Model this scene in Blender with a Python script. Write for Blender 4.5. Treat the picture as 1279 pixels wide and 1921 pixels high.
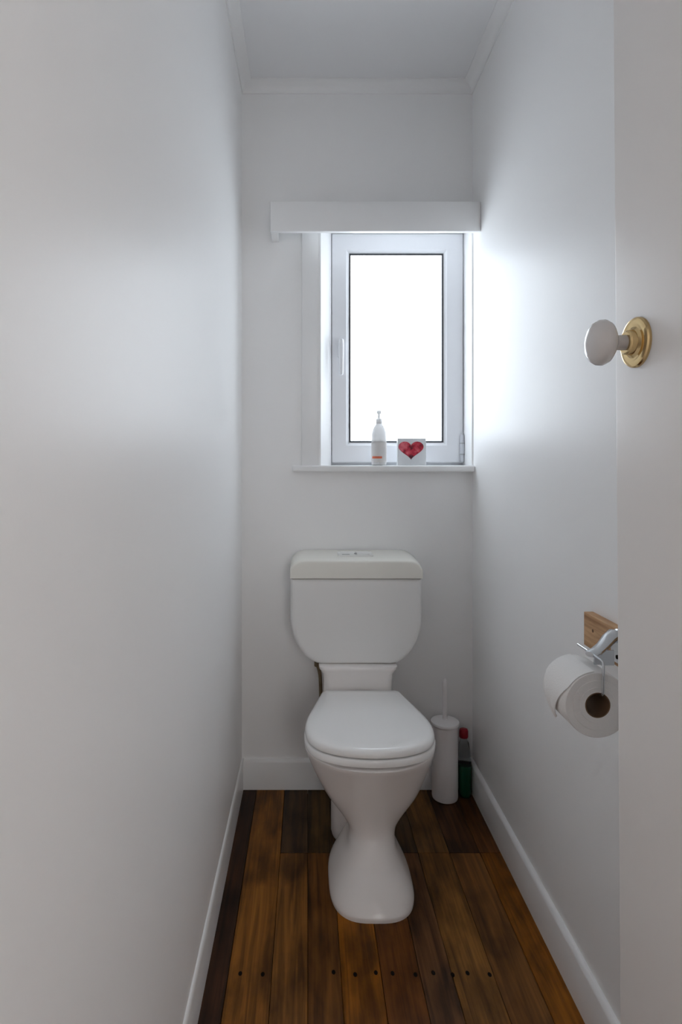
import bpy, bmesh, math, random
from mathutils import Vector, Matrix
random.seed(7)
for o in list(bpy.data.objects):
    bpy.data.objects.remove(o)
sc = bpy.context.scene
C = sc.collection

# ------------------------------------------------------------------ camera
# one-point perspective with a shifted lens; camera at the origin of X and Y
F_PX, VPX, VPY, W, H = 1086.0, 577.0, 866.0, 1279.0, 1921.0
HC = 1.2
cam = bpy.data.cameras.new('camera')
cam.sensor_fit = 'VERTICAL'
cam.sensor_height = 36.0
cam.lens = 36.0 * F_PX / H
cam.shift_x = (W / 2 - VPX) / H
cam.shift_y = -(H / 2 - VPY) / H
cam.clip_start = 0.01
camo = bpy.data.objects.new('camera', cam)
camo.location = (0, 0, HC)
camo.rotation_euler = (math.pi / 2, 0, 0)
C.objects.link(camo)
sc.camera = camo

# ------------------------------------------------------------------ light
world = bpy.data.worlds.new('overcast_sky')
sc.world = world
world.use_nodes = True
world.node_tree.nodes['Background'].inputs[0].default_value = (0.80, 0.88, 1.0, 1)
world.node_tree.nodes['Background'].inputs[1].default_value = 0.6
WINDOW_LIGHT = 4.1          # daylight diffused by the obscure glass
HALL_FILL = 3.3            # glow of the added, unseen window in the hall behind the camera
vs = sc.view_settings
vs.view_transform = 'Standard'
vs.look = 'None'
vs.exposure = 0.22
vs.gamma = 1.0
vs.use_curve_mapping = False
sc.cycles.use_denoising = True
sc.cycles.max_bounces = 10
sc.cycles.diffuse_bounces = 7
sc.cycles.glossy_bounces = 3
sc.cycles.use_adaptive_sampling = True
sc.cycles.adaptive_threshold = 0.1
sc.cycles.adaptive_min_samples = 20
sc.cycles.caustics_reflective = False
sc.cycles.caustics_refractive = False

# ------------------------------------------------------------------ helpers
ORG = {}

def finish(name, bm, mat, parent=None, org=None, smooth=None):
    """link a bmesh given in world coordinates as one mesh object"""
    po = ORG.get(parent.name, Vector((0, 0, 0))) if parent else Vector((0, 0, 0))
    org = Vector(org) if org is not None else (po.copy() if parent else Vector((0, 0, 0)))
    bmesh.ops.recalc_face_normals(bm, faces=bm.faces)
    bmesh.ops.translate(bm, verts=bm.verts, vec=-org)
    me = bpy.data.meshes.new(name)
    bm.to_mesh(me)
    bm.free()
    if smooth is not None:
        for p in me.polygons:
            p.use_smooth = True
        me.set_sharp_from_angle(angle=math.radians(smooth))
    if mat:
        me.materials.append(mat)
    o = bpy.data.objects.new(name, me)
    C.objects.link(o)
    if parent:
        o.parent = parent
    o.location = org - po
    ORG[o.name] = org
    return o

def empty(name, loc):
    o = bpy.data.objects.new(name, None)
    C.objects.link(o)
    o.location = loc
    o.empty_display_size = 0.05
    ORG[o.name] = Vector(loc)
    return o

def tag(o, label, cat, group=None):
    o['label'] = label
    o['category'] = cat
    if group:
        o['group'] = group
    return o

def struct(o, label=None):
    o['kind'] = 'structure'
    if label:
        o['label'] = label
    return o

def box(bm, x0, x1, y0, y1, z0, z1, bev=0.0, seg=2):
    r = bmesh.ops.create_cube(bm, size=1.0)
    vsx = r['verts']
    for v in vsx:
        v.co = Vector(((x0 + x1) / 2 + v.co.x * (x1 - x0), (y0 + y1) / 2 + v.co.y * (y1 - y0),
                       (z0 + z1) / 2 + v.co.z * (z1 - z0)))
    if bev > 0:
        ed = list({e for v in vsx for e in v.link_edges})
        bmesh.ops.bevel(bm, geom=ed, offset=bev, segments=seg, profile=0.5, affect='EDGES')
    return bm

def nbox(*a, **k):
    return box(bmesh.new(), *a, **k)

def loft(bm, loops, cap0=True, cap1=True, close=False):
    """skin a list of closed loops with equal vertex counts"""
    rings = [[bm.verts.new(p) for p in lp] for lp in loops]
    n = len(rings[0])
    pairs = list(zip(rings[:-1], rings[1:]))
    if close:
        pairs.append((rings[-1], rings[0]))
    for a, b in pairs:
        for i in range(n):
            j = (i + 1) % n
            bm.faces.new((a[i], a[j], b[j], b[i]))
    if cap0 and not close:
        bm.faces.new(rings[0][::-1])
    if cap1 and not close:
        bm.faces.new(rings[-1])
    return bm

def lathe(bm, prof, centre, axis='Z', n=40):
    """prof: list of (radius, height); revolve about an axis through centre"""
    c = Vector(centre)
    loops = []
    for r, h in prof:
        r = max(r, 1e-4)
        lp = []
        for i in range(n):
            a = 2 * math.pi * i / n
            u, v = r * math.cos(a), r * math.sin(a)
            if axis == 'Z':
                p = Vector((u, v, h))
            elif axis == 'X':
                p = Vector((h, u, v))
            else:
                p = Vector((u, h, v))
            lp.append(c + p)
        loops.append(lp)
    return loft(bm, loops)

def catmull(pts, sub=6, closed=False):
    out = []
    n = len(pts)
    P = [Vector(p) for p in pts]
    m = n if closed else n - 1
    for i in range(m):
        p0 = P[(i - 1) % n] if closed or i > 0 else P[0] * 2 - P[1]
        p1, p2 = P[i], P[(i + 1) % n]
        p3 = P[(i + 2) % n] if closed or i + 2 < n else P[-1] * 2 - P[-2]
        for s in range(sub):
            t = s / sub
            out.append(0.5 * ((2 * p1) + (p2 - p0) * t + (2 * p0 - 5 * p1 + 4 * p2 - p3) * t * t
                              + (3 * p1 - p0 - 3 * p2 + p3) * t ** 3))
    if not closed:
        out.append(P[-1])
    return out

def tube(bm, pts, r, n=10):
    P = [Vector(p) for p in pts]
    loops = []
    up = None
    for i, p in enumerate(P):
        d = (P[min(i + 1, len(P) - 1)] - P[max(i - 1, 0)]).normalized()
        if up is None:
            up = d.orthogonal().normalized()
        up = (up - d * up.dot(d)).normalized()
        s = d.cross(up)
        loops.append([p + r * (math.cos(2 * math.pi * k / n) * up + math.sin(2 * math.pi * k / n) * s) for k in range(n)])
    return loft(bm, loops)

# ------------------------------------------------------------------ materials
def mat(name, col, rough=0.5, metal=0.0, bump=0.0, bscale=60.0, var=0.0, vscale=3.0, coat=0.0, trans=0.0, ior=1.45, alpha=1.0, spec=0.5):
    m = bpy.data.materials.new(name)
    m.use_nodes = True
    nt = m.node_tree
    b = nt.nodes['Principled BSDF']
    b.inputs['Roughness'].default_value = rough
    b.inputs['Metallic'].default_value = metal
    b.inputs['Coat Weight'].default_value = coat
    b.inputs['Coat Roughness'].default_value = 0.12
    b.inputs['Transmission Weight'].default_value = trans
    b.inputs['IOR'].default_value = ior
    b.inputs['Alpha'].default_value = alpha
    b.inputs['Specular IOR Level'].default_value = spec
    tc = nt.nodes.new('ShaderNodeTexCoord')
    nz = nt.nodes.new('ShaderNodeTexNoise')
    nz.inputs['Scale'].default_value = vscale
    nz.inputs['Detail'].default_value = 4
    nt.links.new(tc.outputs['Object'], nz.inputs['Vector'])
    mx = nt.nodes.new('ShaderNodeMix')
    mx.data_type = 'RGBA'
    mx.inputs['A'].default_value = (*[max(0, c * (1 - var)) for c in col], 1)
    mx.inputs['B'].default_value = (*[min(1, c * (1 + var)) for c in col], 1)
    nt.links.new(nz.outputs['Fac'], mx.inputs['Factor'])
    nt.links.new(mx.outputs['Result'], b.inputs['Base Color'])
    if bump > 0:
        n2 = nt.nodes.new('ShaderNodeTexNoise')
        n2.inputs['Scale'].default_value = bscale
        n2.inputs['Detail'].default_value = 3
        nt.links.new(tc.outputs['Object'], n2.inputs['Vector'])
        bp = nt.nodes.new('ShaderNodeBump')
        bp.inputs['Strength'].default_value = bump
        bp.inputs['Distance'].default_value = 0.002
        nt.links.new(n2.outputs['Fac'], bp.inputs['Height'])
        nt.links.new(bp.outputs['Normal'], b.inputs['Normal'])
    return m

def emit_mat(name, col, strength):
    m = mat(name, (0.8, 0.8, 0.8), 0.25)
    b = m.node_tree.nodes['Principled BSDF']
    b.inputs['Emission Color'].default_value = (*col, 1)
    b.inputs['Emission Strength'].default_value = strength
    return m

def plank_mat():
    m = bpy.data.materials.new('varnished_floorboard')
    m.use_nodes = True
    nt = m.node_tree
    N, L = nt.nodes, nt.links
    b = N['Principled BSDF']
    tc = N.new('ShaderNodeTexCoord')
    oi = N.new('ShaderNodeObjectInfo')
    mul = N.new('ShaderNodeMath'); mul.operation = 'MULTIPLY'; mul.inputs[1].default_value = 37.0
    L.new(oi.outputs['Random'], mul.inputs[0])
    cmb = N.new('ShaderNodeCombineXYZ')
    for k in range(3):
        L.new(mul.outputs[0], cmb.inputs[k])
    add = N.new('ShaderNodeVectorMath'); add.operation = 'ADD'
    L.new(tc.outputs['Object'], add.inputs[0]); L.new(cmb.outputs[0], add.inputs[1])
    mp = N.new('ShaderNodeMapping')
    mp.inputs['Scale'].default_value = (75, 3.2, 30)
    L.new(add.outputs[0], mp.inputs['Vector'])
    g = N.new('ShaderNodeTexNoise'); g.inputs['Scale'].default_value = 1.0; g.inputs['Detail'].default_value = 6; g.inputs['Distortion'].default_value = 0.8
    L.new(mp.outputs[0], g.inputs['Vector'])
    mp2 = N.new('ShaderNodeMapping'); mp2.inputs['Scale'].default_value = (14, 6, 8)
    L.new(add.outputs[0], mp2.inputs['Vector'])
    bl = N.new('ShaderNodeTexNoise'); bl.inputs['Scale'].default_value = 1.0; bl.inputs['Detail'].default_value = 5
    L.new(mp2.outputs[0], bl.inputs['Vector'])
    # grain darkens, blotches stain
    r1 = N.new('ShaderNodeMapRange'); r1.inputs['From Min'].default_value = 0.3; r1.inputs['From Max'].default_value = 0.7
    r1.inputs['To Min'].default_value = 0.55; r1.inputs['To Max'].default_value = 1.55
    L.new(g.outputs['Fac'], r1.inputs['Value'])
    r2 = N.new('ShaderNodeMapRange'); r2.inputs['From Min'].default_value = 0.34; r2.inputs['From Max'].default_value = 0.58
    r2.inputs['To Min'].default_value = 0.45; r2.inputs['To Max'].default_value = 1.25
    L.new(bl.outputs['Fac'], r2.inputs['Value'])
    mm = N.new('ShaderNodeMath'); mm.operation = 'MULTIPLY'
    L.new(r1.outputs[0], mm.inputs[0]); L.new(r2.outputs[0], mm.inputs[1])
    sc_ = N.new('ShaderNodeVectorMath'); sc_.operation = 'SCALE'
    L.new(oi.outputs['Color'], sc_.inputs[0]); L.new(mm.outputs[0], sc_.inputs['Scale'])
    L.new(sc_.outputs[0], b.inputs['Base Color'])
    b.inputs['Roughness'].default_value = 0.42
    b.inputs['Specular IOR Level'].default_value = 0.16
    b.inputs['Coat Weight'].default_value = 0.0
    b.inputs['Coat Roughness'].default_value = 0.3
    bp = N.new('ShaderNodeBump'); bp.inputs['Strength'].default_value = 0.15; bp.inputs['Distance'].default_value = 0.002
    L.new(g.outputs['Fac'], bp.inputs['Height']); L.new(bp.outputs['Normal'], b.inputs['Normal'])
    return m

def pine_mat():
    m = bpy.data.materials.new('bare_pine')
    m.use_nodes = True
    nt = m.node_tree
    N, L = nt.nodes, nt.links
    b = N['Principled BSDF']
    tc = N.new('ShaderNodeTexCoord')
    mp = N.new('ShaderNodeMapping'); mp.inputs['Scale'].default_value = (30, 7, 85)
    L.new(tc.outputs['Object'], mp.inputs['Vector'])
    g = N.new('ShaderNodeTexNoise'); g.inputs['Scale'].default_value = 1.0; g.inputs['Detail'].default_value = 4
    L.new(mp.outputs[0], g.inputs['Vector'])
    cr = N.new('ShaderNodeValToRGB')
    cr.color_ramp.elements[0].position = 0.35; cr.color_ramp.elements[0].color = (0.34, 0.17, 0.07, 1)
    cr.color_ramp.elements[1].position = 0.62; cr.color_ramp.elements[1].color = (0.62, 0.38, 0.20, 1)
    L.new(g.outputs['Fac'], cr.inputs['Fac']); L.new(cr.outputs['Color'], b.inputs['Base Color'])
    b.inputs['Roughness'].default_value = 0.6
    return m

def heart_mat():
    m = bpy.data.materials.new('mottled_red_paint')
    m.use_nodes = True
    nt = m.node_tree
    N, L = nt.nodes, nt.links
    b = N['Principled BSDF']
    tc = N.new('ShaderNodeTexCoord')
    g = N.new('ShaderNodeTexNoise'); g.inputs['Scale'].default_value = 42.0; g.inputs['Detail'].default_value = 3
    L.new(tc.outputs['Object'], g.inputs['Vector'])
    cr = N.new('ShaderNodeValToRGB')
    e = cr.color_ramp.elements
    e[0].position = 0.36; e[0].color = (0.10, 0.008, 0.02, 1)
    e[1].position = 0.66; e[1].color = (0.75, 0.16, 0.20, 1)
    n = e.new(0.5); n.color = (0.55, 0.02, 0.05, 1)
    L.new(g.outputs['Fac'], cr.inputs['Fac']); L.new(cr.outputs['Color'], b.inputs['Base Color'])
    b.inputs['Roughness'].default_value = 0.35
    return m

M = {}
M['wall'] = mat('satin_wall_paint', (0.925, 0.922, 0.920), 0.40, bump=0.05, bscale=180, var=0.012, vscale=1.5)
M['ceiling'] = mat('ceiling_paint', (0.85, 0.85, 0.86), 0.7, var=0.01)
M['trim'] = mat('trim_enamel', (0.89, 0.888, 0.886), 0.3, var=0.01)
M['door'] = mat('door_enamel', (0.88, 0.845, 0.82), 0.4, bump=0.04, bscale=90, var=0.012, vscale=2)
M['upvc'] = mat('window_plastic', (0.80, 0.81, 0.84), 0.22, var=0.0)
M['gasket'] = mat('gasket_rubber', (0.05, 0.05, 0.055), 0.6)
M['hinge'] = mat('hinge_cover', (0.62, 0.64, 0.68), 0.3)
M['steel'] = mat('hinge_steel', (0.45, 0.46, 0.48), 0.35, metal=0.8)
M['china'] = mat('vitreous_china', (0.90, 0.865, 0.845), 0.2, coat=0.3, var=0.01)
M['cistern'] = mat('cistern_plastic', (0.86, 0.855, 0.845), 0.3, var=0.01)
M['cistern_lid'] = mat('ivory_lid_plastic', (0.88, 0.865, 0.80), 0.25, var=0.01)
M['seat'] = mat('seat_plastic', (0.95, 0.945, 0.935), 0.2, coat=0.3)
M['dark'] = mat('dark_gap', (0.012, 0.010, 0.009), 0.9, spec=0.05)
M['grey'] = mat('grey_print', (0.35, 0.35, 0.35), 0.4)
M['button'] = mat('button_plastic', (0.82, 0.82, 0.80), 0.3)
M['pipe'] = mat('pipe_plastic', (0.80, 0.77, 0.76), 0.3)
M['valve_and_shade'] = mat('valve_brass_and_shade', (0.20, 0.15, 0.09), 0.45, metal=0.6, var=0.3, vscale=60)  # valve nut, and the dark strip standing in for shade by the riser
M['brushp'] = mat('brush_plastic', (0.95, 0.925, 0.93), 0.35)
M['bristle'] = mat('bristle_nylon', (0.75, 0.75, 0.73), 0.7)
M['red'] = mat('red_cap_plastic', (0.28, 0.004, 0.016), 0.35)
M['clear'] = mat('clear_plastic', (0.93, 0.97, 0.95), 0.06, trans=1.0, ior=1.12)
M['green'] = mat('green_liquid', (0.006, 0.075, 0.038), 0.2, trans=0.0, spec=0.4)
M['milky'] = mat('milky_plastic', (0.90, 0.90, 0.90), 0.2, trans=0.22, ior=1.1)
M['label'] = mat('paper_label', (0.97, 0.95, 0.94), 0.5, trans=0.2, ior=1.05)
M['orange'] = mat('label_stripe', (0.85, 0.22, 0.12), 0.5)
M['glassblock'] = mat('frosted_tile', (0.92, 0.94, 0.96), 0.25, trans=0.3, var=0.05, vscale=30)
M['heart'] = heart_mat()
M['brass'] = mat('polished_brass', (0.72, 0.53, 0.27), 0.16, metal=1.0)
M['porcelain'] = mat('porcelain', (0.68, 0.655, 0.64), 0.15, coat=0.4)
M['chrome'] = mat('chrome_plate', (0.62, 0.65, 0.68), 0.12, metal=1.0)
M['tissue'] = mat('tissue_paper', (0.86, 0.845, 0.83), 0.95, bump=0.3, bscale=300, spec=0.1)
M['core'] = mat('cardboard_core', (0.17, 0.10, 0.055), 0.9)
M['pine'] = pine_mat()
M['plank'] = plank_mat()
M['subfloor'] = mat('subfloor_dark', (0.02, 0.012, 0.008), 0.8)
M['pane'] = emit_mat('daylit_obscure_glass', (0.82, 0.91, 1.0), WINDOW_LIGHT)
M['hall_fill'] = emit_mat('hall_fill_glow', (1.0, 0.975, 0.955), HALL_FILL)

# ------------------------------------------------------------------ room shell
XL, XR, YB, ZC = -0.242, 0.606, 2.13, 2.588
YF = 0.06                       # room face of the doorway wall
WX0, WZ0, WZ1 = 0.041, 1.17, 2.09
HX0, HX1, HY0 = -1.2, 1.8, -1.9  # the hall behind the camera

bm = nbox(HX0 - .1, HX1 + .1, HY0 - .1, YB + .1, -0.12, -0.022)
floor = struct(finish('floor', bm, M['subfloor'], org=(0.18, 1, -0.022)))
bm = bmesh.new()
box(bm, XL - .3, XL, YF, YB + .16, -0.1, ZC + .1)
struct(finish('wall_left', bm, M['wall']))
bm = bmesh.new()
box(bm, XR, XR + .3, YF, YB + .16, -0.1, ZC + .1)
struct(finish('wall_right', bm, M['wall']))
bm = bmesh.new()
box(bm, XL, WX0, YB, YB + .16, -0.1, ZC)
box(bm, WX0, XR, YB, YB + .16, -0.1, WZ0)
box(bm, WX0, XR, YB, YB + .16, WZ1, ZC)
struct(finish('wall_back', bm, M['wall']))
bm = bmesh.new()
box(bm, HX0, -0.238, YF - .1, YF, -0.02, ZC)
box(bm, 0.475, HX1, YF - .1, YF, -0.02, ZC)
box(bm, -0.238, 0.475, YF - .1, YF, 2.05, ZC)
struct(finish('wall_front', bm, M['wall']))
bm = nbox(HX0 - .1, HX1 + .1, HY0 - .1, YB + .16, ZC, ZC + .1)
struct(finish('ceiling', bm, M['ceiling']))
# hall behind the camera
struct(finish('wall_hall_left', nbox(HX0 - .1, HX0, HY0, YF, -0.02, ZC), M['wall']))
struct(finish('wall_hall_right', nbox(HX1, HX1 + .1, HY0, YF, -0.02, ZC), M['wall']))
bm = bmesh.new()
GX0, GX1, GZ0, GZ1 = 0.42, 1.62, 0.35, 2.25
box(bm, HX0, GX0, HY0 - .1, HY0, -0.02, ZC)
box(bm, GX1, HX1, HY0 - .1, HY0, -0.02, ZC)
box(bm, GX0, GX1, HY0 - .1, HY0, -0.02, GZ0)
box(bm, GX0, GX1, HY0 - .1, HY0, GZ1, ZC)
struct(finish('wall_hall_back', bm, M['wall']))
w2 = struct(empty('hall_fill_window', ((GX0 + GX1) / 2, HY0, GZ0)), 'added glowing fill window at the unseen end of the hall')  # added out of view to brighten the room through the doorway
bm = bmesh.new()
for a in ((GX0, GX0 + .05, GZ0, GZ1), (GX1 - .05, GX1, GZ0, GZ1), (GX0, GX1, GZ0, GZ0 + .05), (GX0, GX1, GZ1 - .05, GZ1)):
    box(bm, a[0], a[1], HY0 - .08, HY0 - .01, a[2], a[3])
box(bm, (GX0 + GX1) / 2 - .025, (GX0 + GX1) / 2 + .025, HY0 - .08, HY0 - .01, GZ0, GZ1)
finish('window_frame', bm, M['trim'], w2)
gm = (GX0 + GX1) / 2
finish('pane', nbox(GX0 + .05, gm - .025, HY0 - .06, HY0 - .05, GZ0 + .05, GZ1 - .05), M['hall_fill'], w2)
finish('pane', nbox(gm + .025, GX1 - .05, HY0 - .06, HY0 - .05, GZ0 + .05, GZ1 - .05), M['hall_fill'], w2)

# floorboards: (edges across the room), joint row 0.354 m from the back wall
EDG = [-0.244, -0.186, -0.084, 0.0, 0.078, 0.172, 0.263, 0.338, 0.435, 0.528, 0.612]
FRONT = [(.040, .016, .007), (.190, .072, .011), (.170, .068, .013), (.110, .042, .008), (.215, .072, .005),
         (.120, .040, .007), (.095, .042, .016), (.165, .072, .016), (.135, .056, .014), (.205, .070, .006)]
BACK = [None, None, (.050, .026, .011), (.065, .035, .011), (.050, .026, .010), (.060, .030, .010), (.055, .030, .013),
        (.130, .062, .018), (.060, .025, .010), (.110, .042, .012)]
JY = 1.776
NAILS = [-.158, -.105, .061, .111, .16, .199, .252, .295, .339, .375, .4255]
def plank(x0, x1, y0, y1, col):
    bm = nbox(x0 + .0005, x1 - .0005, y0 + .0006, y1 - .0006, -0.022, 0.0, bev=0.0012, seg=1)
    o = finish('plank', bm, M['plank'], floor, org=((x0 + x1) / 2, (y0 + y1) / 2, -0.011))
    o.color = (*col, 1)
    return o
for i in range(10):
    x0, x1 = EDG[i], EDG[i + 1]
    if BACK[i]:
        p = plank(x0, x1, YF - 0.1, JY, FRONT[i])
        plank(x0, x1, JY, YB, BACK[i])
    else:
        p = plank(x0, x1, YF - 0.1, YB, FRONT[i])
    for nx in NAILS:
        if x0 < nx < x1:
            bm = bmesh.new()
            lathe(bm, [(.0046, -.002), (.0046, .0002), (.0036, .0004)], (nx, 1.359 + random.uniform(-.004, .004), 0), n=10)
            for v in bm.verts:
                v.co.y = 1.359 + (v.co.y - 1.359) * 1.4
            finish('nail_hole', bm, M['dark'], p)
hx = HX0
while hx < HX1 - 0.01:
    x1 = min(hx + 0.0933, HX1)
    plank(hx, x1, HY0, YF - 0.1, random.choice(FRONT))
    hx = x1

# skirting boards
def skirting(name, x0, x1, y0, y1, side):
    """ogee-free board with a rounded upper edge"""
    t, h = (0.014, 0.11)
    prof = [(0, 0), (t, 0), (t, h - .012), (t - .002, h - .006), (t - .007, h - .001), (t - .010, h), (0, h)]
    bm = bmesh.new()
    if side == 'B':
        loops = [[Vector((x, YB - d, z)) for d, z in prof] for x in (x0, x1)]
    elif side == 'L':
        loops = [[Vector((XL + d * .5, y, z)) for d, z in prof] for y in (y0, y1)]
    else:
        loops = [[Vector((XR - d, y, z)) for d, z in prof] for y in (y0, y1)]
    loft(bm, loops)
    return struct(finish(name, bm, M['trim'], smooth=40))
skirting('baseboard_left', 0, 0, YF, YB, 'L')
skirting('baseboard_right', 0, 0, YF, YB, 'R')
skirting('baseboard_back', XL + .007, XR - .014, 0, 0, 'B')

# scotia cornice
def cornice(name, side):
    s = 0.036
    prof = [(0, 0), (0, -s), (.004, -s)]
    for k in range(7):
        a = math.pi / 2 * k / 6
        prof.append((s - (s - .004) * math.cos(a), -(s) + (s - .004) * math.sin(a)))
    prof += [(s, 0)]
    bm = bmesh.new()
    if side == 'B':
        loops = [[Vector((x, YB - d, ZC + z)) for d, z in prof] for x in (XL, XR)]
    elif side == 'L':
        loops = [[Vector((XL + d, y, ZC + z)) for d, z in prof] for y in (YF, YB)]
    else:
        loops = [[Vector((XR - d, y, ZC + z)) for d, z in prof] for y in (YF, YB)]
    loft(bm, loops)
    return struct(finish(name, bm, M['trim'], smooth=30))
cornice('trim_1', 'B')
cornice('trim_2', 'L')
cornice('trim_3', 'R')

# ------------------------------------------------------------------ window
win = struct(empty('window_1', (0.32, YB, WZ0)), 'white plastic casement with bright obscure glass above the toilet')
def frame4(x0, x1, z0, z1, w, y0, y1, bev=0.003):
    bm = bmesh.new()
    box(bm, x0, x0 + w, y0, y1, z0, z1, bev)
    box(bm, x1 - w, x1, y0, y1, z0, z1, bev)
    box(bm, x0 + w - .002, x1 - w + .002, y0, y1, z0, z0 + w, bev)
    box(bm, x0 + w - .002, x1 - w + .002, y0, y1, z1 - w, z1, bev)
    return bm
SX0, SX1, SZ0, SZ1 = 0.0924, 0.5985, 1.196, 2.0775
PX0, PX1, PZ0, PZ1 = 0.164, 0.5195, 1.278, 1.999
finish('window_frame', frame4(WX0 - .005, XR + .005, WZ0, WZ1 + .005, .056, 2.243, 2.29), M['upvc'], win, smooth=40)
# sash: four rails of unequal width with a sloping glazing bead
sash_bm = bmesh.new()
def rect(x0, x1, z0, z1, y):
    return [Vector((x0, y, z0)), Vector((x1, y, z0)), Vector((x1, y, z1)), Vector((x0, y, z1))]
def rin(d, y):
    return rect(PX0 - d, PX1 + d, PZ0 - d, PZ1 + d, y)
def rout(d, y):
    return rect(SX0 + d, SX1 - d, SZ0 + d, SZ1 - d, y)
loft(sash_bm, [rout(0, 2.262), rout(0, 2.230), rout(.003, 2.226), rin(.016, 2.226), rin(.013, 2.229), rin(.003, 2.236), rin(0.003, 2.262)], close=True)
sash = finish('sash', sash_bm, M['upvc'], win, smooth=35)
bm = bmesh.new()
loft(bm, [rin(.004, 2.240), rin(.004, 2.2340), rin(-.0022, 2.2340), rin(-.0022, 2.240)], close=True)
finish('gasket', bm, M['gasket'], sash)
finish('pane', nbox(PX0 - .003, PX1 + .003, 2.239, 2.256, PZ0 - .003, PZ1 + .003), M['pane'], sash)
# lever handle
bm = nbox(0.1165, 0.1375, 2.217, 2.227, 1.60, 1.668, bev=.003)
hd = finish('handle', bm, M['upvc'], sash, smooth=40)
bm = bmesh.new()
tube(bm, [(0.127, 2.218, 1.65), (0.127, 2.196, 1.65)], .009, 14)
lp = []
for z, w_, t_ in ((1.665, .006, .005), (1.662, .009, .008), (1.64, .010, .009), (1.58, .0085, .007), (1.632 - .1, .0075, .006), (1.528, .005, .004)):
    lp.append([Vector((0.127 + w_ * math.cos(a), 2.192 + t_ * math.sin(a), z)) for a in [2 * math.pi * k / 14 for k in range(14)]])
loft(bm, lp)
finish('lever', bm, M['upvc'], hd, smooth=50)
# hinge at the lower right of the sash
bm = bmesh.new()
lathe(bm, [(.007, 1.20), (.007, 1.228)], (0.592, 2.219, 0), n=16)
lathe(bm, [(.0085, 1.230), (.0085, 1.268)], (0.592, 2.219, 0), n=16)
lathe(bm, [(.007, 1.270), (.007, 1.300), (.004, 1.304)], (0.592, 2.219, 0), n=16)
finish('hinge', bm, M['hinge'], win, smooth=40)
bm = bmesh.new()
lathe(bm, [(.0088, 1.2255), (.0088, 1.2305)], (0.592, 2.219, 0), n=16)
lathe(bm, [(.0088, 1.2675), (.0088, 1.2725)], (0.592, 2.219, 0), n=16)
finish('hinge_ring', bm, M['steel'], win)
# timber lining, architrave, sill
sp = [(WX0, YB - .019), (WX0 + .007, YB - .019), (SX0 - .002, 2.224), (SX0 - .002, 2.246), (WX0, 2.246)]   # splayed towards the sash
finish('jamb_lining', loft(bmesh.new(), [[Vector((x, y, z)) for x, y in sp] for z in (WZ0 + .01, WZ1)]), M['trim'], win)
finish('head_lining', nbox(WX0, XR, YB - .010, 2.245, WZ1 - .012, WZ1 + .002, bev=.001), M['trim'], win)
finish('jamb_lining', nbox(XR - .006, XR + .004, YB - .012, 2.245, WZ0 + .01, WZ1, bev=.001), M['trim'], win)
finish('architrave', nbox(-0.0216, WX0 + .002, YB - .018, YB + .002, 1.184, 2.12, bev=.003), M['trim'], win, smooth=40)
finish('sill', nbox(-0.056, XR - .001, 2.092, 2.245, 1.163, 1.186, bev=.005, seg=3), M['trim'], win, smooth=40)

# ------------------------------------------------------------------ pelmet
pel = empty('pelmet', (0.24, YB, 2.006))
tag(pel, 'white painted box pelmet over the top of the window', 'pelmet')
PF = 2.025
finish('front_board', nbox(-0.130, XR - .001, PF, PF + .018, 2.006, 2.110, bev=.0015), M['trim'], pel, smooth=40)
finish('return_board', nbox(-0.130, -0.106, PF + .0182, YB - .0005, 2.006, 2.110, bev=.0015), M['trim'], pel, smooth=40)
finish('top_board', nbox(-0.106, XR - .001, PF + .0182, YB - .0005, 2.094, 2.109, bev=.001), M['trim'], pel)

# ------------------------------------------------------------------ door
DX, DY0, DY1 = 0.4265, 0.145, 0.803
door = empty('door_1', (DX + .019, DY0, 0.008))
struct(door, 'flat painted door standing open along the right wall')
finish('leaf', nbox(DX, DX + .038, DY0, DY1, 0.008, 2.03, bev=.005, seg=3), M['door'], door, smooth=40)
KY, KZ = 0.748, 1.354
bm = bmesh.new()
lathe(bm, [(.0325, 0), (.0325, -.003), (.031, -.005), (.027, -.0062), (.023, -.0055), (.020, -.0055), (.0165, -.008), (.0155, -.014), (.0135, -.016)], (DX, KY, KZ), 'X', 48)
finish('rosette', bm, M['brass'], door, smooth=35)
bm = bmesh.new()
lathe(bm, [(.0100, -.012), (.0095, -.026), (.0115, -.031), (.020, -.0345), (.0265, -.039), (.0295, -.045), (.0290, -.050), (.0255, -.056), (.018, -.0605), (.009, -.0625), (0, -.063)], (DX, KY, KZ), 'X', 48)
finish('knob', bm, M['porcelain'], door, smooth=60)
bm = bmesh.new()
for z in (0.25, 1.75):
    bm = bmesh.new()
    lathe(bm, [(.006, z), (.006, z + .09)], (DX + .044, DY0 - .004, 0), n=12)
    finish('hinge', bm, M['brass'], door)
door.rotation_euler = (0, math.radians(-0.39), 0)
door.location.x += 0.0082   # keeps the leaning leaf where its edge is seen at eye height

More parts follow.
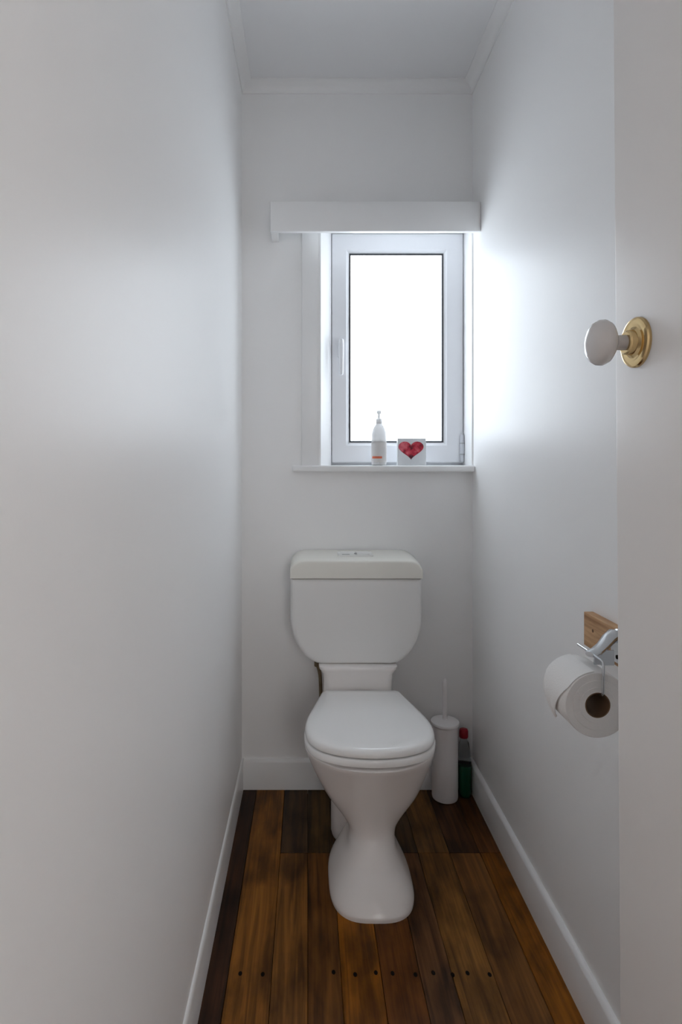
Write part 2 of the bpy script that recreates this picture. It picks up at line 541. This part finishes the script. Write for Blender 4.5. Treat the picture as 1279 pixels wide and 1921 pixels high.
# ------------------------------------------------------------------ toilet
toilet = empty('toilet', (0.178, 1.80, 0.0))
tag(toilet, 'white close-coupled toilet with its lid closed, below the window', 'toilet')
NS = 64
def egg(z, cx, hw, yf, yw, yb, ef=2.0, eb=2.4, n=NS):
    """closed plan outline: front half superellipse, back half squarer"""
    lp = []
    for k in range(n):
        a = 2 * math.pi * k / n
        c, s = math.cos(a), math.sin(a)
        e = ef if s < 0 else eb
        x = hw * math.copysign(abs(c) ** (2 / e), c)
        d = (yw - yf) if s < 0 else (yb - yw)
        y = yw + d * math.copysign(abs(s) ** (2 / e), s)
        lp.append(Vector((cx + x, y, z)))
    return lp
secs = [  # z, cx, hw, yfront, ywidest, yback
    (0.000, .178, .118, 1.503, 1.665, 1.850),
    (0.012, .178, .118, 1.504, 1.665, 1.850),
    (0.030, .179, .110, 1.517, 1.668, 1.848),
    (0.060, .181, .091, 1.548, 1.685, 1.842),
    (0.090, .184, .073, 1.582, 1.692, 1.835),
    (0.115, .186, .067, 1.605, 1.692, 1.830),
    (0.135, .187, .067, 1.618, 1.690, 1.830),
    (0.155, .187, .073, 1.622, 1.690, 1.835),
    (0.185, .187, .092, 1.616, 1.690, 1.850),
    (0.240, .186, .132, 1.592, 1.690, 1.885),
    (0.300, .183, .160, 1.565, 1.685, 1.920),
    (0.345, .181, .177, 1.540, 1.680, 1.945),
    (0.372, .179, .185, 1.523, 1.678, 1.955),
    (0.383, .178, .187, 1.518, 1.678, 1.955),
]
dense = []
vv = [Vector(s[:3]) for s in secs]
w2_ = [Vector(s[3:6]) for s in secs]
A, B = catmull(vv, 4), catmull(w2_, 4)
for a, b in zip(A, B):
    dense.append((a.x, a.y, a.z, b.x, b.y, b.z))
loops = [egg(*d, ef=2.0 + 1.0 * min(1, max(0, (.13 - d[0]) / .09)), eb=2.6) for d in dense]
loops += [egg(.3865, .178, .184, 1.521, 1.678, 1.950), egg(.3865, .178, .135, 1.57, 1.68, 1.85), egg(.36, .178, .13, 1.58, 1.68, 1.84),
          egg(.25, .178, .075, 1.63, 1.69, 1.78), egg(.22, .178, .04, 1.66, 1.69, 1.74)]
finish('bowl', loft(bmesh.new(), loops), M['china'], toilet, smooth=60)
# riser below the cistern
def rrect(cx, hw, y0, y1, z, r=.02, n=5):
    lp = []
    for (sx, sy, a0) in ((1, 1, 0), (-1, 1, 90), (-1, -1, 180), (1, -1, 270)):
        for k in range(n + 1):
            a = math.radians(a0 + 90 * k / n)
            lp.append(Vector((cx + sx * (hw - r) + r * math.cos(a), (y1 - r if sy > 0 else y0 + r) + r * math.sin(a), z)))
    return lp
ls = []
for z, hw, y0 in ((.33, .115, 1.955), (.405, .116, 1.950), (.46, .116, 1.946), (.485, .119, 1.942), (.498, .127, 1.936), (.503, .131, 1.935), (.511, .132, 1.935), (.513, .130, 1.937)):
    ls.append(rrect(.170, hw, y0, 2.105, z))
finish('riser', loft(bmesh.new(), ls), M['china'], toilet, smooth=50)
# trap outlet
bm = bmesh.new()
lathe(bm, [(.050, 0.001), (.056, 0.006), (.060, .02), (.060, .24), (.055, .28)], (.135, 1.862, 0), n=36)
tube(bm, catmull([(.135, 1.862, .22), (.142, 1.865, .27), (.165, 1.870, .32)], 5), .045, 24)
finish('trap_pipe', bm, M['pipe'], toilet, smooth=50)
# seat and lid
half = [(1.935, .120), (1.925, .130), (1.90, .137), (1.82, .158), (1.74, .178), (1.67, .185), (1.61, .175), (1.565, .146), (1.537, .098), (1.524, .048), (1.520, 0)]
cv = catmull([(y, h, 0) for y, h in half], 5)
def seat_loop(z, sx=1.0, sy=1.0, grow=0.0, cx=.177):
    r = [(cx + (p.y * sx), p.x) for p in cv]
    l = [(2 * cx - x, y) for x, y in r[-2::-1]]
    pts = r + l
    cy = 1.70
    out = []
    for x, y in pts:
        d = Vector((x - cx, y - cy))
        q = d * (1 + grow / max(d.length, .01))
        out.append(Vector((cx + q.x, cy + q.y * sy, z)))
    return out
bm = bmesh.new()
loft(bm, [seat_loop(.3955, grow=-.004), seat_loop(.3955, grow=.0015), seat_loop(.398, grow=.002), seat_loop(.410, grow=.002), seat_loop(.4135, grow=-.001), seat_loop(.4145, grow=-.005),
          seat_loop(.4145, grow=-.052), seat_loop(.3955, grow=-.058), seat_loop(.3955, grow=-.054), seat_loop(.4110, grow=-.050), seat_loop(.4110, grow=-.006)], close=True)
finish('seat', bm, M['seat'], toilet, smooth=50)
bm = bmesh.new()
loft(bm, [seat_loop(.4300, grow=-.11), seat_loop(.4300, grow=-.007), seat_loop(.4190, grow=-.004), seat_loop(.4190, grow=-.001), seat_loop(.423, grow=0), seat_loop(.432, grow=-.002), seat_loop(.437, grow=-.007),
          seat_loop(.4400, grow=-.016), seat_loop(.4415, grow=-.04), seat_loop(.4420, grow=-.08), seat_loop(.4425, grow=-.11)])
finish('lid', bm, M['seat'], toilet, smooth=60)
for sx_, sy_ in ((-.13, 1.72), (.13, 1.72)):
    bm = bmesh.new()
    lathe(bm, [(.008, .386), (.008, .411)], (.177 + sx_, sy_, 0), n=12)
    finish('seat_bumper', bm, M['dark'], toilet)
for s in (-1, 1):
    bm = bmesh.new()
    tube(bm, [(.177 + s * .045, 1.940, .418), (.177 + s * .10, 1.940, .418)], .009, 12)
    finish('hinge', bm, M['seat'], toilet, smooth=50)
# cistern
CX = .165
def cis_loop(y, k=1.0, dz=0.0):
    h = [(.2225, .803), (.2235, .73), (.2230, .66), (.2170, .618), (.202, .578), (.176, .542), (.145, .519), (.120, .513)]
    c = catmull([(a, b, 0) for a, b in h], 4)
    r = [(p.x, p.y) for p in c]
    pts = r + [(-x, z) for x, z in r[::-1]]
    return [Vector((CX + x * k, y, .66 + (z - .66) * k)) for x, z in pts]
cis = finish('cistern', loft(bmesh.new(), [cis_loop(2.122), cis_loop(1.985), cis_loop(1.973, .995), cis_loop(1.966, .983), cis_loop(1.962, .962), cis_loop(1.9605, .92)]), M['cistern'], toilet, smooth=40)
def lid_loop(y, hw, zt, r, zb=.8055, n=8):
    pts = [(hw, zb), (hw, zb + .006)]
    for k in range(n + 1):
        a = math.pi / 2 * k / n
        pts.append((hw - r + r * math.cos(a), zt - r * .8 + r * .8 * math.sin(a)))
    pts += [((hw - r) * .5, zt + .0005)]
    full = pts + [(-x, z) for x, z in pts[::-1]]
    return [Vector((CX + x, y, z)) for x, z in full]
cl = finish('cistern_lid', loft(bmesh.new(), [lid_loop(2.124, .224, .876, .052), lid_loop(2.06, .2255, .876, .052), lid_loop(1.985, .2255, .871, .051),
                                              lid_loop(1.960, .2250, .8655, .050), lid_loop(1.957, .2240, .8640, .0495), lid_loop(1.9550, .2225, .8620, .048), lid_loop(1.9540, .2200, .8595, .046), lid_loop(1.9535, .2150, .8550, .043)]),
            M['cistern_lid'], toilet, smooth=35)
# dual flush buttons in a shallow grey surround
bz = .8765
finish('button_surround', nbox(CX - .060, CX + .062, 1.995, 2.075, bz - .012, bz + .0012, bev=.001), M['button'], cl)
finish('flush_button', nbox(CX - .048, CX - .002, 2.005, 2.065, bz - .006, bz + .0035, bev=.0015), M['button'], cl)
finish('flush_button', nbox(CX + .004, CX + .050, 2.005, 2.065, bz - .006, bz + .0035, bev=.0015), M['button'], cl)
bm = bmesh.new()
lathe(bm, [(.0045, bz + .003), (.0045, bz + .0062), (.003, bz + .0066)], (CX + .001, 2.010, 0), n=14)
finish('button_mark', bm, M['grey'], cl)
bm = bmesh.new()
box(bm, CX - .046, CX - .020, 2.0045, 2.0055, bz - .002, bz + .003)
finish('button_print', bm, M['grey'], cl)
# inlet valve nut; its dark tube stands in for shade beside the riser
bm = bmesh.new()
tube(bm, catmull([(.030, 2.06, .53), (.032, 2.055, .49), (.042, 2.05, .455), (.046, 2.05, .40), (.046, 2.05, .28), (.046, 2.06, .22), (.046, 2.10, .20), (.046, 2.129, .20)], 6), .0065, 12)
hs = finish('riser_shade_tube', bm, M['valve_and_shade'], toilet, smooth=50)
bm = bmesh.new()
lathe(bm, [(.009, .474), (.010, .477), (.010, .492), (.008, .496)], (.033, 2.055, 0), n=8)
finish('hose_nut', bm, M['valve_and_shade'], hs)

# ------------------------------------------------------------------ toilet brush and holder
BX, BY = .490, 2.068
bm = bmesh.new()
lathe(bm, [(.040, .0005), (.0445, .003), (.046, .010), (.0455, .10), (.0445, .262), (.0425, .262), (.0425, .02), (.02, .015)], (BX, BY, 0), n=48)
o = finish('brush_holder', bm, M['brushp'], org=(BX, BY, 0), smooth=40)
tag(o, 'white plastic cylinder toilet brush holder on the floor beside the toilet', 'brush holder')
br = empty('toilet_brush', (BX, BY, .02))
tag(br, 'white toilet brush with thin upright handle, standing in the cylinder holder', 'toilet brush')
bm = bmesh.new()
lathe(bm, [(.0475, .2625), (.0495, .2635), (.0505, .2655), (.0505, .2715), (.049, .2740), (.030, .2765), (.010, .280), (.0075, .285)], (BX, BY, 0), n=48)
finish('lid', bm, M['brushp'], br, smooth=40)
bm = bmesh.new()
lathe(bm, [(.0085, .06), (.0085, .280), (.0080, .35), (.0085, .385), (.0098, .398), (.0096, .410), (.0080, .417), (.004, .423), (0.0005, .425)], (BX, BY, 0), n=20)
finish('handle', bm, M['brushp'], br, smooth=50)
bm = bmesh.new()
lathe(bm, [(.008, .03), (.030, .035), (.034, .06), (.030, .10), (.008, .108)], (BX, BY, 0), n=24)
b_ = finish('bristle_head', bm, M['bristle'], br)

# green bottle in the corner
GX, GY = .5655, 2.083
gb = empty('cleaner_bottle', (GX, GY, 0))
tag(gb, 'clear bottle of green cleaner with a red cap in the floor corner', 'bottle')
def elli(rx, ry, z, lean=0.0, n=32):
    return [Vector((GX + lean + rx * math.cos(2 * math.pi * k / n), GY + ry * math.sin(2 * math.pi * k / n), z)) for k in range(n)]
bm = loft(bmesh.new(), [elli(.019, .021, .001), elli(.0225, .025, .005), elli(.0235, .026, .02), elli(.0235, .026, .115), elli(.0225, .025, .135, -.001), elli(.020, .022, .16, -.002),
                        elli(.016, .018, .19, -.003), elli(.011, .011, .203, -.0045), elli(.009, .009, .214, -.0045)])
finish('bottle_body', bm, M['clear'], gb, smooth=60)
bm = loft(bmesh.new(), [elli(.0195, .0215, .0008), elli(.0230, .0254, .005), elli(.0239, .0264, .02), elli(.0239, .0264, .1135), elli(.0205, .0225, .1145)])
finish('liquid', bm, M['green'], gb, smooth=60)
bm = bmesh.new()
lathe(bm, [(.0145, .2085), (.0158, .211), (.0160, .232), (.0140, .2375), (.010, .2395), (.003, .2405)], (GX - .0045, GY, 0), n=24)
finish('cap', bm, M['red'], gb, smooth=40)

# ------------------------------------------------------------------ things on the sill
SBX, SBY, SZ = .263, 2.135, 1.186
sb = empty('pump_bottle', (SBX, SBY, SZ))
tag(sb, 'slim clear bottle with a white label standing on the window sill', 'bottle')
bm = bmesh.new()
lathe(bm, [(.022, SZ + .0005), (.0265, SZ + .003), (.0275, SZ + .01), (.0272, SZ + .105), (.0255, SZ + .122), (.021, SZ + .137), (.014, SZ + .148), (.0095, SZ + .155), (.009, SZ + .160)], (SBX, SBY, 0), n=36)
finish('bottle_body', bm, M['milky'], sb, smooth=50)
def arc_band(cx, cy, r, z0, z1, a0, a1, t=.0006, n=24):
    bm = bmesh.new()
    lo = []
    for k in range(n + 1):
        a = math.radians(a0 + (a1 - a0) * k / n)
        d = Vector((math.cos(a), math.sin(a), 0))
        c = Vector((cx, cy, 0))
        lo.append([c + d * r + Vector((0, 0, z0)), c + d * (r + t) + Vector((0, 0, z0)), c + d * (r + t) + Vector((0, 0, z1)), c + d * r + Vector((0, 0, z1))])
    return loft(bm, lo)
lb = finish('label', arc_band(SBX, SBY, .0277, SZ + .012, SZ + .085, 170, 370), M['label'], sb, smooth=40)
finish('label_stripe', arc_band(SBX, SBY, .0284, SZ + .0255, SZ + .0335, 205, 285), M['orange'], sb, smooth=40)
bm = bmesh.new()
lathe(bm, [(.0105, SZ + .154), (.011, SZ + .156), (.011, SZ + .170), (.008, SZ + .173), (.0042, SZ + .174), (.0042, SZ + .190), (.008, SZ + .191), (.008, SZ + .201), (.004, SZ + .204)], (SBX, SBY, 0), n=20)
finish('pump', bm, M['milky'], sb, smooth=40)

HX, HYY = .384, 2.145
hb = empty('heart_tile', (HX, HYY, SZ))
tag(hb, 'small square glass tile with a mottled red heart on the window sill', 'ornament')
finish('tile', nbox(HX - .053, HX + .053, HYY - .010, HYY + .010, SZ + .0005, SZ + .100, bev=.003), M['glassblock'], hb, smooth=40)
hp = []
for k in range(48):
    t = 2 * math.pi * k / 48
    x = 16 * math.sin(t) ** 3
    z = 13 * math.cos(t) - 5 * math.cos(2 * t) - 2 * math.cos(3 * t) - math.cos(4 * t)
    hp.append((HX - .003 + x * .0029, SZ + .060 + z * .00235))
bm = bmesh.new()
cxh, czh = HX - .003, SZ + .060
def hl(y, k):
    return [Vector((cxh + (x - cxh) * k, y, czh + (z - czh) * k)) for x, z in hp]
loft(bm, [hl(HYY - .0098, 1.0), hl(HYY - .0112, 1.0), hl(HYY - .0122, .93)])
finish('heart', bm, M['heart'], hb)

# ------------------------------------------------------------------ toilet roll holder on the right wall
RX, RZ, RY0, RY1 = .489, .789, .975, 1.070
rh = empty('roll_holder', (XR, 1.08, .80))
tag(rh, 'chrome hinged roll holder screwed to a bare pine block on the wall', 'roll holder')
BLX = .586
finish('wood_block', nbox(BLX, XR - .0003, 1.03, 1.229, .812, .882, bev=.0012), M['pine'], rh)
bm = bmesh.new()
lathe(bm, [(.0035, 0), (.0035, -.0008), (.002, -.0012)], (BLX + .0004, 1.190, .852), 'X', 12)
finish('screw_hole', bm, M['core'], rh)
# back plate with a rounded head
pl = []
for k in range(13):
    a = math.pi * k / 12
    pl.append((1.085 + .020 * math.cos(a), .868 + .018 * math.sin(a)))
pl += [(1.065, .822), (1.105, .822)]
bm = loft(bmesh.new(), [[Vector((BLX - .0003, y, z)) for y, z in pl], [Vector((BLX - .006, y, z)) for y, z in pl],
                        [Vector((BLX - .009, 1.085 + (y - 1.085) * .85, .85 + (z - .85) * .92)) for y, z in pl]])
finish('mount_plate', bm, M['chrome'], rh, smooth=40)
bm = bmesh.new()
lathe(bm, [(.004, 0), (.004, -.002), (.002, -.003)], (BLX - .009, 1.078, .836), 'X', 12)
finish('screw', bm, M['dark'], rh)
# arm: a curved bar from the plate out to the rod above the roll
path = [((.5775, 1.085, .872), .0150, .012), ((.568, 1.078, .876), .0140, .012), ((.552, 1.064, .873), .0125, .010), ((.530, 1.042, .867), .0110, .0075),
        ((.508, 1.020, .8655), .0110, .0065), ((.494, 1.008, .8660), .0100, .0062), ((.488, 1.003, .8660), .0070, .0045)]
arm = []
for i, (p, w_, t_) in enumerate(path):
    q0, q1 = Vector(path[max(i - 1, 0)][0]), Vector(path[min(i + 1, len(path) - 1)][0])
    d = (q1 - q0).normalized()
    sd = d.cross(Vector((0, 0, 1))).normalized()
    up = sd.cross(d)
    arm.append([Vector(p) + sd * w_ * math.cos(2 * math.pi * k / 16) + up * t_ * math.sin(2 * math.pi * k / 16) for k in range(16)])
am = finish('arm', loft(bmesh.new(), arm), M['chrome'], rh, smooth=50)
finish('arm_flap', nbox(.497, .513, 1.004, 1.0075, .8475, .8640, bev=.0008), M['chrome'], am)
finish('arm_flap', nbox(.522, .546, 1.030, 1.0335, .8370, .8640, bev=.0008), M['chrome'], am)
# wire: a rod above the roll, turned down in front of it and back through the core
bm = bmesh.new()
yf = RY0 - .006
pts = [(RX + .005, 1.058, .866), (RX + .005, yf + .006, .866), (RX + .0055, yf + .0015, .864), (RX + .006, yf, .859), (RX + .005, yf, RZ + .024), (RX + .005, yf + .002, RZ + .0195),
       (RX + .005, yf + .007, RZ + .0170), (RX + .005, RY1 + .003, RZ + .0170)]
tube(bm, pts, .0021, 10)
finish('wire_hoop', bm, M['chrome'], rh, smooth=60)

roll = empty('toilet_roll', (RX, (RY0 + RY1) / 2, RZ))
tag(roll, 'white toilet paper roll hanging from the chrome wall holder', 'toilet roll')
R_ = .055
def ring(r, y, n=64, wob=0.0):
    return [Vector((RX + r * math.cos(2 * math.pi * k / n), y, RZ + r * math.sin(2 * math.pi * k / n))) for k in range(n)]
bm = loft(bmesh.new(), [ring(.0215, RY0 + .001), ring(.030, RY0), ring(.0305, RY0 + .0006), ring(.042, RY0 + .0003), ring(.0425, RY0 + .001), ring(R_ - .001, RY0 + .0008), ring(R_, RY0 + .002), ring(R_, RY1 - .002), ring(R_ - .001, RY1), ring(.0215, RY1)], close=True)
finish('paper', bm, M['tissue'], roll, smooth=50)
bm = loft(bmesh.new(), [ring(.0195, RY0 + .001), ring(.0213, RY0 + .001), ring(.0213, RY1 - .001), ring(.0195, RY1 - .001)], close=True)
finish('core', bm, M['core'], roll, smooth=50)
# loose sheet folded to a point against the outside of the roll
bm = bmesh.new()
na, nb = 14, 6
def sheet(thk, lift):
    g = []
    for i in range(na + 1):
        a = 95 + (222 - 95) * i / na             # degrees round the roll
        f = i / na
        y0 = RY0 + .003 + max(0, f - .42) / .58 * .050
        y1 = RY1 - .003 - max(0, f - .42) / .58 * .036
        row = []
        for j in range(nb + 1):
            r = R_ + .0008 + thk + lift * max(0, f - .35) ** 2 * (1 + .25 * math.sin(j * 1.3))
            row.append(bm.verts.new((RX + r * math.cos(math.radians(a)), y0 + (y1 - y0) * j / nb, RZ + r * math.sin(math.radians(a)))))
        g.append(row)
    return g
g0, g1 = sheet(0, .016), sheet(.0012, .016)
for i in range(na):
    for j in range(nb):
        bm.faces.new((g0[i][j], g0[i + 1][j], g0[i + 1][j + 1], g0[i][j + 1]))
        bm.faces.new((g1[i][j], g1[i][j + 1], g1[i + 1][j + 1], g1[i + 1][j]))
rim = [g0[i][0] for i in range(na + 1)], [g1[i][0] for i in range(na + 1)], [g0[i][nb] for i in range(na + 1)], [g1[i][nb] for i in range(na + 1)]
for i in range(na):
    bm.faces.new((rim[0][i], rim[1][i], rim[1][i + 1], rim[0][i + 1]))
    bm.faces.new((rim[2][i], rim[2][i + 1], rim[3][i + 1], rim[3][i]))
for j in range(nb):
    bm.faces.new((g0[0][j], g0[0][j + 1], g1[0][j + 1], g1[0][j]))
    bm.faces.new((g0[na][j], g1[na][j], g1[na][j + 1], g0[na][j + 1]))
finish('loose_sheet', bm, M['tissue'], roll, smooth=40)
